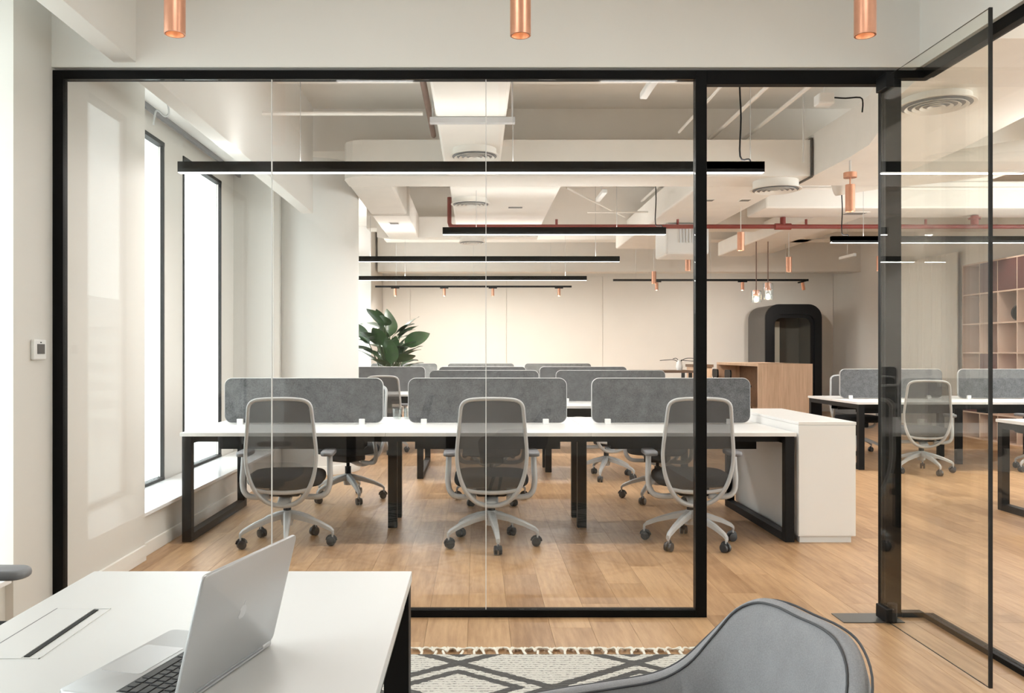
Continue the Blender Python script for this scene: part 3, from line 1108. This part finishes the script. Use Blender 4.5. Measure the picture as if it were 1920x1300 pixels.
# conduits along and across the slab
for x, lab in ((2.36, 'thin white conduit under the slab, the one closer to the post'), (2.70, 'thin white conduit under the slab, the one closer to the door')):
    o = obj('conduit', MB().tube([(x, 5.0, 3.44), (x, 12.0, 3.44)], .018, 8), 'duct', None, True)
    tag(o, lab, 'pipe', 'white conduits under the slab')
o = obj('conduit', MB().tube([(-1.6, 6.3, 3.07), (-.40, 6.3, 3.07)], .014, 8), 'duct', None, True)
tag(o, 'thin white conduit crossing from the window bulkhead to the duct', 'pipe')
for (x0, y0, z0, x1, y1, z1, r_, lab) in (
        (1.45, 11.0, 3.12, 2.24, 11.0, 3.12, .012, 'thin conduit crossing below the slab above the red pipe, right of the broad duct'),
        (1.05, 9.8, 3.2, 2.1, 11.9, 3.2, .012, 'thin conduit slanting between the broad duct and the aisle duct'),
        (3.3, 9.3, 3.1, 7.6, 9.3, 3.1, .016, 'thin white conduit crossing high beyond the open door'),
        (1.9, 4.9, 3.35, 1.9, 7.9, 3.35, .012, 'thin white conduit running toward the black post')):
    o = obj('conduit', MB().tube([(x0, y0, z0), (x1, y1, z1)], r_, 8), 'duct', None, True)
    tag(o, lab.replace(', right of the broad duct', ' next to the broad duct'), 'pipe', 'white conduits under the slab')
for x, y, z, lab in ((2.60, 6.3, 3.13, 'small white junction box with a black wire beside the big duct'),):
    t = thing('junction_box', lab, 'junction box', (x, y, z))
    box('housing', (-.06, .06, -.05, .05, 0, .08), 'white', t, bev=.01)
    box('lid', (-.05, .05, -.056, -.05, .02, .08), 'white2', t)
    obj('rod', MB().cyl((0, 0), .005, .1, SLAB - .002 - z, 6), 'white2', t)
    obj('wire', MB().tube(smooth_path([(.07, 0, .06), (.16, 0, .055), (.27, 0, .06), (.29, 0, .02), (.285, 0, -.05)], 3), .006, 6), 'black', t, 'full')
# small tube lamps fixed in the ceiling, unlit
for i, (x, y, z, lab) in enumerate(((1.12, 5.4, 2.98, 'short white batten near the top of the glass partition'),
                                    (1.32, 8.9, 2.92, 'short white batten under the cross duct'),
                                    (5.55, 12.6, 2.7, 'short white batten near the far corner lamps'))):
    t = thing('batten_fitting', lab, 'fitting', (x, y, z))
    box('housing', (-.025, .025, -.25, .25, 0, .045), 'white', t, bev=.008)
    obj('rod', MB().cyl((0, 0), .004, .045, {8.9: 3.318}.get(y, SLAB - .002) - z, 6), 'white2', t)
for x, y, z, lab in ((4.0, 7.55, 3.36, 'bare threaded hanger rods beside the big duct bend'), (2.95, 7.6, 3.0, 'single threaded rod dropping in front of the cross duct')):
    o = obj('hanger_rod', MB().cyl((0, 0), .007, 0, SLAB - z, 6), 'white2', None, loc=(x, y, z))
    tag(o, lab, 'rod')

# ------------------------------------------------------------ plant
t = thing('potted_plant', 'leafy potted plant with large glossy leaves near the third bench', 'plant', (-1.37, 13.25, 0))
obj('pot', MB().lathe((0, 0, 0), [(0, 0), (.17, 0), (.22, .42), (.20, .42), (.19, .36), (0, .36)], 28), 'pot', t, True)
rnd = random.Random(5)


def leaf_mesh(L, W):
    m = MB()
    rings = []
    for i in range(9):
        u = i / 8
        w = W * math.sin(math.pi * min(1, u ** .8)) ** .75 * .5 + .001
        z = -.22 * L * u * u
        rings.append([(L * u, v * w, z + .18 * abs(v) * w + .004 * math.sin(9 * u + 2 * v)) for v in (-1, -.5, 0, .5, 1)])
    m.loft(rings, False, False)
    return m


leafs = [obj('leaf', leaf_mesh(.40, .25), 'leaf', t, 'full') for _ in range(1)]
n_leaf = 0
stems = MB()
for k in range(56):
    az = rnd.uniform(0, 2 * math.pi)
    hgt = rnd.uniform(.75, 1.72)
    spread = .05 + .24 * rnd.random() * (1.2 - abs(hgt - 1.15))
    bx, by = spread * math.cos(az), spread * math.sin(az)
    pitch = rnd.uniform(-80, -18) if hgt > 1.0 else rnd.uniform(-30, 20)
    lf = leafs[0] if k == 0 else leafs[0].copy()
    if k:
        COL.objects.link(lf)
    lf.location = (bx, by, hgt)
    lf.rotation_euler = (rnd.uniform(-.5, .5), R(pitch), az + rnd.uniform(-.4, .4))
    s_ = rnd.uniform(.75, 1.15)
    lf.scale = (s_, s_, s_)
    stems.tube([(bx * .12, by * .12, .36), (bx * .35, by * .35, .36 + (hgt - .36) * .6), (bx, by, hgt)], .007, 5)
for (bx, by, hgt, az, pitch) in ((.02, -.1, 1.55, 1.5, -75), (-.3, -.1, 1.42, 2.9, -55), (.25, -.05, 1.38, .2, -35)):
    lf = leafs[0].copy()
    COL.objects.link(lf)
    lf.location = (bx, by, hgt)
    lf.rotation_euler = (.9, R(pitch), az)
    lf.scale = (1.15, 1.15, 1.15)
    stems.tube([(0, 0, .36), (bx * .4, by * .4, 1.0), (bx, by, hgt)], .008, 5)
obj('stems', stems, 'stem', t, True)

# ------------------------------------------------------------ phone booth
t = thing('phone_booth', 'black rounded phone booth with a glass door by the back wall', 'phone booth', (5.84, 17.0, 0))
BW, BH, BD = 1.13, 2.26, 1.1


def arch(x0, x1, z0, z1, r, n=8, full=False):
    pts = []
    pts.append((x0, z0))
    pts.append((x1, z0))
    for k in range(n + 1):
        a = R(90 * k / n)
        pts.append((x1 - r + r * math.cos(a), z1 - r + r * math.sin(a)))
    for k in range(n + 1):
        a = R(90 + 90 * k / n)
        pts.append((x0 + r + r * math.cos(a), z1 - r + r * math.sin(a)))
    return pts


def ring_prism(outer, inner, y0, y1):
    m = MB()
    b = m.bm
    n = len(outer)
    V = [[b.verts.new((u, y, v)) for u, v in poly] for poly, y in ((outer, y0), (inner, y0), (inner, y1), (outer, y1))]
    for i in range(1, n):
        j = (i + 1) % n
        for a_, c_ in ((0, 1), (1, 2), (2, 3), (3, 0)):
            b.faces.new((V[a_][i], V[a_][j], V[c_][j], V[c_][i]))
    return m


out_ = arch(0, BW, 0, BH, .27)
obj('shell', ring_prism(out_, arch(.06, BW - .06, 0, BH - .06, .22), .03, BD), 'satin', t, True)
obj('front_frame', ring_prism(arch(-.004, BW + .004, 0, BH + .004, .274), arch(.14, BW - .14, 0, BH - .2, .18), 0, .05), 'black', t, True)
obj('back_panel', MB().prism(arch(.05, BW - .05, 0, BH - .05, .22), 'y', BD - .05, BD), 'satin', t)
obj('door_frame', ring_prism(arch(.14, BW - .14, .02, BH - .2, .18), arch(.20, BW - .20, .06, BH - .27, .14), .05, .085), 'black', t, True)
obj('door_glass', MB().prism(arch(.20, BW - .20, .06, BH - .27, .14), 'y', .062, .07), 'doorglass', t)
box('bench_seat', (.62, BW - .07, .3, .9, .42, .52), 'feltd', t, bev=.02)
box('wall_lining', (.07, .10, .2, 1.0, .1, 1.7), 'felt', t)
box('interior_post', (.42, .62, .95, 1.0, .1, 1.95), 'paint_warm', t)
box('desk_shelf', (.32, .62, .5, .95, .98, 1.01), 'oak', t)

# ------------------------------------------------------------ oak counter table and stools
t = thing('high_table', 'oak high table with a broad slatted-grain end panel before the booth', 'table', (4.65, 13.9, 0))
box('table_top', (0, .9, .04, 2.4, 1.055, 1.10), 'oak', t, bev=.002)
box('end_panel', (-.0, .9, 0, .04, 0, 1.10), 'oak', t, bev=.002)
box('end_panel', (.0, .9, 2.36, 2.4, 0, 1.055), 'oak', t, bev=.002)
box('spine_panel', (.43, .47, .04, 2.36, .3, 1.055), 'walnut', t)
box('foot_rail', (.1, .13, .04, 2.36, .22, .25), 'black', t)


def stool(x, y, rz, label):
    t = thing('bar_stool', label, 'stool', (x, y, 0), R(rz), 'dark bar stools along the oak table')
    obj('seat', MB().cushion(rrect(.38, .36, .09), .70, .74, .015, 3), 'black', t, 'full')
    poly = [(u, .92 + v) for u, v in rrect(.32, .15, .05)]
    obj('backrest', MB().prism(poly, 'y', -.19, -.165), 'black', t, True)
    for sx in (-1, 1):
        obj('back_post', MB().tube([(sx * .12, -.17, .72), (sx * .12, -.178, .88)], .009, 8), 'black', t, True)
        for sy in (-1, 1):
            obj('leg', MB().tube([(sx * .14, sy * .13, .70), (sx * .2, sy * .2, 0)], .013, 8), 'walnut', t, True)
    f = [(sx * .175, sy * .172, .28) for sx, sy in ((1, 1), (-1, 1), (-1, -1), (1, -1))]
    obj('foot_ring', MB().tube(f, .008, 6, True), 'black', t, True)


stool(4.42, 14.95, -90, 'dark bar stool further along the oak table side')
stool(4.42, 14.2, -90, 'dark bar stool next to the oak end panel')
t = thing('side_cabinet', 'low oak cabinet with a dark top behind the bar stools', 'cabinet', (4.12, 16.0, 0))
box('body', (0, .36, 0, .5, 0, 1.01), 'oak', t, bev=.003)
box('cabinet_top', (-.02, .38, -.02, .52, 1.01, 1.06), 'walnut', t)
t = thing('high_table', 'brown wooden high table with dark legs behind the second bench screens', 'table', (2.62, 13.9, 0))
box('table_top', (0, .98, 0, .6, .95, .99), 'walnut', t, bev=.003)
for x in (.03, .9):
    for y in (.03, .52):
        box('leg', (x, x + .05, y, y + .05, 0, .95), 'black', t)
# vase with dry branch on it
t = thing('vase', 'white vase with dark dry twigs near the black door post', 'vase', (3.42, 13.2 + 1.0, .99))
obj('body', MB().lathe((0, 0, 0), [(0, 0), (.045, 0), (.06, .05), (.045, .13), (.025, .16), (.03, .17)], 20), 'white', t, True)
tw = MB()
for dx, dz, ex in ((-.2, .17, -.32), (.15, .2, .36), (.1, .16, .28), (-.05, .2, -.1)):
    tw.tube(smooth_path([(0, 0, .12), (dx * .4, 0, .17), (dx, .02, dz), (ex, .03, dz - .01)], 4), .006, 5)
obj('twigs', tw, 'black', t, True)

# ------------------------------------------------------------ shelving on the right wall
t = thing('shelf_unit', 'open shelving with peach and maroon cells on the side wall', 'shelf', (7.44, 10.3, 0))
Dp = .345
ys = [i * .433 for i in range(7)]
zs = [.0, .38, .825, 1.27, 1.70, 2.145, 2.60]
for z in zs:
    box('shelf_board', (0, Dp, 0, ys[-1], z, z + .02), 'peach', t)
for i, y in enumerate(ys):
    box('upright', (0.004, Dp, y - .01, y + .01, .02, 2.6), 'peach', t)
cols = ['peach', 'maroon', 'peach', 'coral', 'peach', 'maroon', 'peach', 'satin']
for i in range(6):
    for j in range(6):
        c = cols[(i * 3 + j * 5 + (i * j) % 3) % 8]
        box('back_panel', (Dp - .02, Dp - .005, ys[i] + .012, ys[i + 1] - .012, zs[j] + .02, zs[j + 1]), c, t)
for i, j in ((3, 5), (4, 5), (2, 5), (4, 2), (5, 1)):
    box('cell_door', (.0, .02, ys[i] + .012, ys[i + 1] - .012, zs[j] + .022, zs[j + 1] - .002), 'maroon', t)
tag(obj('disc_ornament', MB().loft and MB().tube([(7.6, 11.76, 1.84), (7.6, 11.80, 1.84)], .115, 28), 'black', None, True), 'dark round disc ornament standing in an upper shelf cell', 'ornament')
tag(obj('tall_ornament', MB().lathe((7.6, 12.2, 1.292), [(0, 0), (.03, 0), (.045, .1), (.04, .24), (.015, .32), (0, .33)], 16), 'black', None, True), 'slim dark vase standing in the shelf cell below the disc', 'ornament')
lamp_spot((6.8, 11.6, 3.2), 60, None, 60, rot=(0, R(-25), 0))  # bare spot added over the shelving, no fixture
# curtain panel
cu = MB()
n = 90
pts = []
for i in range(n + 1):
    y = 13.5 + 2.0 * i / n
    pts.append((7.70 + .028 * math.sin(i * .95), y))
cu.loft([[(x, y, z) for x, y in pts] + [(x + .012, y, z) for x, y in reversed(pts)] for z in (.02, 2.9)])
tag(obj('curtain', cu, 'curtain', None, True), 'white floor-length curtain in soft folds on the side wall', 'curtain')

# ------------------------------------------------------------ meeting table
TZ = .741
t = thing('meeting_table', 'white rectangular meeting table with black legs under the laptop', 'table', (-.551, 1.2, 0))
box('tabletop', (-.392, .392, -.86, .88, .716, TZ), 'whitet', t, bev=.0015)
for x in (-.39, .33):
    for y in (-.85, .81):
        box('leg', (x, x + .06, y, y + .065, .0135 if y > 0 else 0, .716), 'black', t, bev=.002)
for x in (-.37, .35):
    box('rail', (x, x + .03, -.79, .81, .67, .716), 'black', t)
fl_ = box('cable_flap', (-.330, -.252, .285, .572, TZ, TZ + .0012), 'whitet', t)
box('flap_frame', (-.332, -.330, .283, .574, TZ, TZ + .0016), 'padpl', fl_)
box('flap_frame', (-.332, -.218, .572, .574, TZ, TZ + .0014), 'white2', fl_)
box('flap_frame', (-.332, -.218, .283, .285, TZ, TZ + .0014), 'white2', fl_)
box('flap_frame', (-.220, -.218, .283, .574, TZ, TZ + .0014), 'white2', fl_)
box('cable_slot', (-.250, -.240, .292, .565, TZ, TZ + .0015), 'black', fl_)

# ------------------------------------------------------------ laptop
ang = math.atan2(.969, .248)
t = thing('laptop', 'open silver laptop on the white meeting table, lid toward the partition', 'laptop', (-.450, 1.262, TZ), ang)
LW, LD = .304, .212
poly = rrect(LW, LD, .012, 4, LW / 2, LD / 2)
obj('base', MB().cushion(poly, .0015, .0125, .003, 2), 'lap', t, True)
kb = box('keyboard_well', (.018, LW - .018, .018, .118, .0122, .0129), 'key', t)
key_mb = MB().box(0, .0155, 0, .0150, .0129, .0145, bev=.0012, seg=1)
k0 = obj('key', key_mb, 'key', kb)
first = True
for r_ in range(6):
    x = .020
    k = 0
    while x < LW - .034:
        w = 1.0
        if r_ == 5 and 3 <= k <= 3:
            w = 5.2
        if k == 0 and r_ in (1, 2, 3, 4):
            w = (1.0, 1.0, 1.4, 1.7, 2.1)[r_]
        dx = .0155 * w + .003 * (w - 1)
        if x + dx > LW - .018:
            break
        o = k0 if first else k0.copy()
        if not first:
            COL.objects.link(o)
        first = False
        o.scale = (dx / .0155, .5 if r_ == 0 else 1, 1)
        o.location = (x, .0205 + r_ * .0166 - (0 if r_ == 0 else .005), 0)
        x += dx + .003
        k += 1
obj('trackpad', MB().prism(rrect(.125, .076, .005, 3, LW / 2, .165), 'z', .0124, .0129), 'lapd', t)
tilt = R(14)
# lid: local frame with x along the hinge, rising from the hinge and leaning away from the keyboard
lidm = Matrix.Translation((0, .004, .010)) @ Matrix.Rotation(R(90) + tilt, 4, 'X')
LH = .203
m = MB()
m.cushion(rrect(LW, LH, .011, 4, LW / 2, LH / 2), -.003, .003, .0015, 2)
lid = obj('lid', m, 'lap', t, True)
lid.matrix_local = lidm
box('display_panel', (.006, LW - .006, .010, LH - .006, -.0036, -.0030), 'screen', lid)
obj('hinge', MB().tube([(.04, .004, .009), (LW - .04, .004, .009)], .005, 10), 'padpl', t, True)
# fruit shaped emblem on the back of the lid
ap = []
for k in range(48):
    a = 2 * math.pi * k / 48
    r_ = .0125 * (1 + .10 * math.cos(2 * a) * .5) - .0009 * math.exp(-((a - math.pi / 2) / .35) ** 2) - .0013 * math.exp(-((a - 3 * math.pi / 2) / .3) ** 2)
    x, y = r_ * math.cos(a) * .95, r_ * math.sin(a) * 1.02
    d = math.hypot(x + .0135, y - .0015)
    if d < .0062:
        x, y = -.0135 + (x + .0135) / d * .0062, .0015 + (y - .0015) / d * .0062
    ap.append((LW / 2 + x, LH * .5 + y))
em = MB().prism(ap, 'z', .0030, .0033)
em.prism([(LW / 2 + .0005, LH * .5 + .0125), (LW / 2 + .001, LH * .5 + .0155), (LW / 2 + .0035, LH * .5 + .0185), (LW / 2 + .0055, LH * .5 + .0190), (LW / 2 + .005, LH * .5 + .0160), (LW / 2 + .003, LH * .5 + .0133)], 'z', .0030, .0033)
obj('emblem', em, 'logo', lid)

# ------------------------------------------------------------ upholstered armchair
U = Vector((-.962, -.272, 0))
Wv = Vector((-.272, .962, 0))
O = Vector((.563, 1.447, 0))
t = thing('armchair', 'grey upholstered tub armchair with dark piping beside the patterned rug', 'armchair', (.563 + U.x * .27, 1.447 + U.y * .27, 0))
base_loc = Vector(t.location)
halfrim = [(0, 0, .835), (.0, .065, .835), (.008, .118, .826), (.028, .165, .795), (.062, .195, .742), (.105, .215, .690), (.16, .232, .660), (.25, .246, .648), (.35, .252, .642), (.43, .252, .634), (.475, .249, .612), (.49, .247, .575)]
rim = [(u, -w, z) for u, w, z in reversed(halfrim[1:])] + halfrim
rim = [tuple(p) for p in smooth_path(rim, 4)]
n = len(rim)


def nrm(i):
    a, b = rim[max(i - 1, 0)], rim[min(i + 1, n - 1)]
    d = Vector((b[0] - a[0], b[1] - a[1]))
    if d.length < 1e-4:
        d = Vector((1, 0)) if rim[i][1] > 0 else Vector((-1, 0))
    d.normalize()
    return Vector((-d.y, d.x))       # outward (away from the seat)


def to3(u, w, z):
    p = O + U * u + Wv * w - base_loc
    return (p.x, p.y, z)


rings = []
for k, (off, fz) in enumerate(((-.020, 0), (-.024, .35), (-.022, .7), (-.020, .93), (-.013, .985), (0, 1.0), (.013, .985), (.020, .93), (.028, .7), (.026, .35), (.008, 0.05), (-.05, -.12))):
    rg = []
    for i in range(n):
        u, w, z = rim[i]
        o_ = nrm(i)
        base = .42
        zz = base + (z - base) * fz if fz >= 0 else base + fz
        shrink = 1 - .10 * (1 - max(0, min(1, fz))) ** 1.5
        uu, ww = (u - .25) * shrink + .25, w * shrink
        lean = .03 * (1 - max(0, fz)) * (1 if u < .1 else .0)
        rg.append(to3(uu + o_.x * off + lean, ww + o_.y * off, zz))
    rings.append(rg)
m = MB()
rv = m.loft(rings, False, False)
for e in (0, -1):
    try:
        m.bm.faces.new([r_[e] for r_ in rv])
    except ValueError:
        pass
obj('shell', m, 'velvet', t, 'full')
for off in (-.016, .019):
    pp = [to3(rim[i][0] + nrm(i).x * off, rim[i][1] + nrm(i).y * off, rim[i][2] - .006) for i in range(n)]
    obj('piping', MB().tube(pp, .0022, 6), 'piping', t, 'full')
outl = []
for u, w in rrect(.44, .44, .13, 6, .27, 0):
    p = O + U * u + Wv * w - base_loc
    outl.append((p.x, p.y))
obj('seat_cushion', MB().cushion(outl, .34, .46, .04, 4, .012), 'velvet', t, 'full')
for u, w in ((.10, .15), (.10, -.15), (.44, .17), (.44, -.17)):
    a = to3(.27 + (u - .27) * .7, w * .7, .35)
    b = to3(u - (.04 if u < .2 else -.03), w * 1.25, .019)
    obj('leg', MB().tube([a, b], [.016, .010], 10), 'black', t, True)

# ------------------------------------------------------------ rug
rg_ = obj('rug', MB().box(-1.1, 1.22, 1.05, 3.545, .0005, .013, bev=.004), 'rug', None)
tag(rg_, 'cream woven rug with charcoal diamond lines and a knotted fringe', 'rug')
rr = random.Random(3)
for k in range(42):
    x = -1.07 + k * .0555 + rr.uniform(-.008, .008)
    m = MB()
    m.tube([(x, 3.545, .008), (x + rr.uniform(-.012, .012), 3.580, .012)], .0055, 6)
    kx = x + rr.uniform(-.012, .012)
    for q in range(5):
        dx = (q - 2) * .011 + rr.uniform(-.006, .006)
        m.tube(smooth_path([(kx, 3.577, .012), (kx + dx * .5, 3.598, .014 + rr.uniform(0, .008)), (kx + dx * 1.7, 3.630 + rr.uniform(-.01, .012), .004)], 3), .0044, 5)
    obj('tassel', m, 'yarn', rg_, True)

# ------------------------------------------------------------ meeting room fill lamps, added on the ceiling out of view
for i, (x, y) in enumerate(((-.75, 2.2), (1.2, 2.2))):
    t = thing('ceiling_fill_lamp', ('added flat square fill lamp, unseen over the meeting table', 'added flat square fill lamp, unseen over the patterned rug and armchair')[i], 'lamp', (x, y, 3.30), 0, 'added fill lamps over the meeting room')
    box('rim', (-.31, .31, -.31, .31, .0, .02), 'white', t)
    box('diffuser', (-.29, .29, -.29, .29, -.003, 0), 'glow', t)
    lamp_area((0, 0, -.01), .56, .56, 8, (1, .99, .965), parent=t)
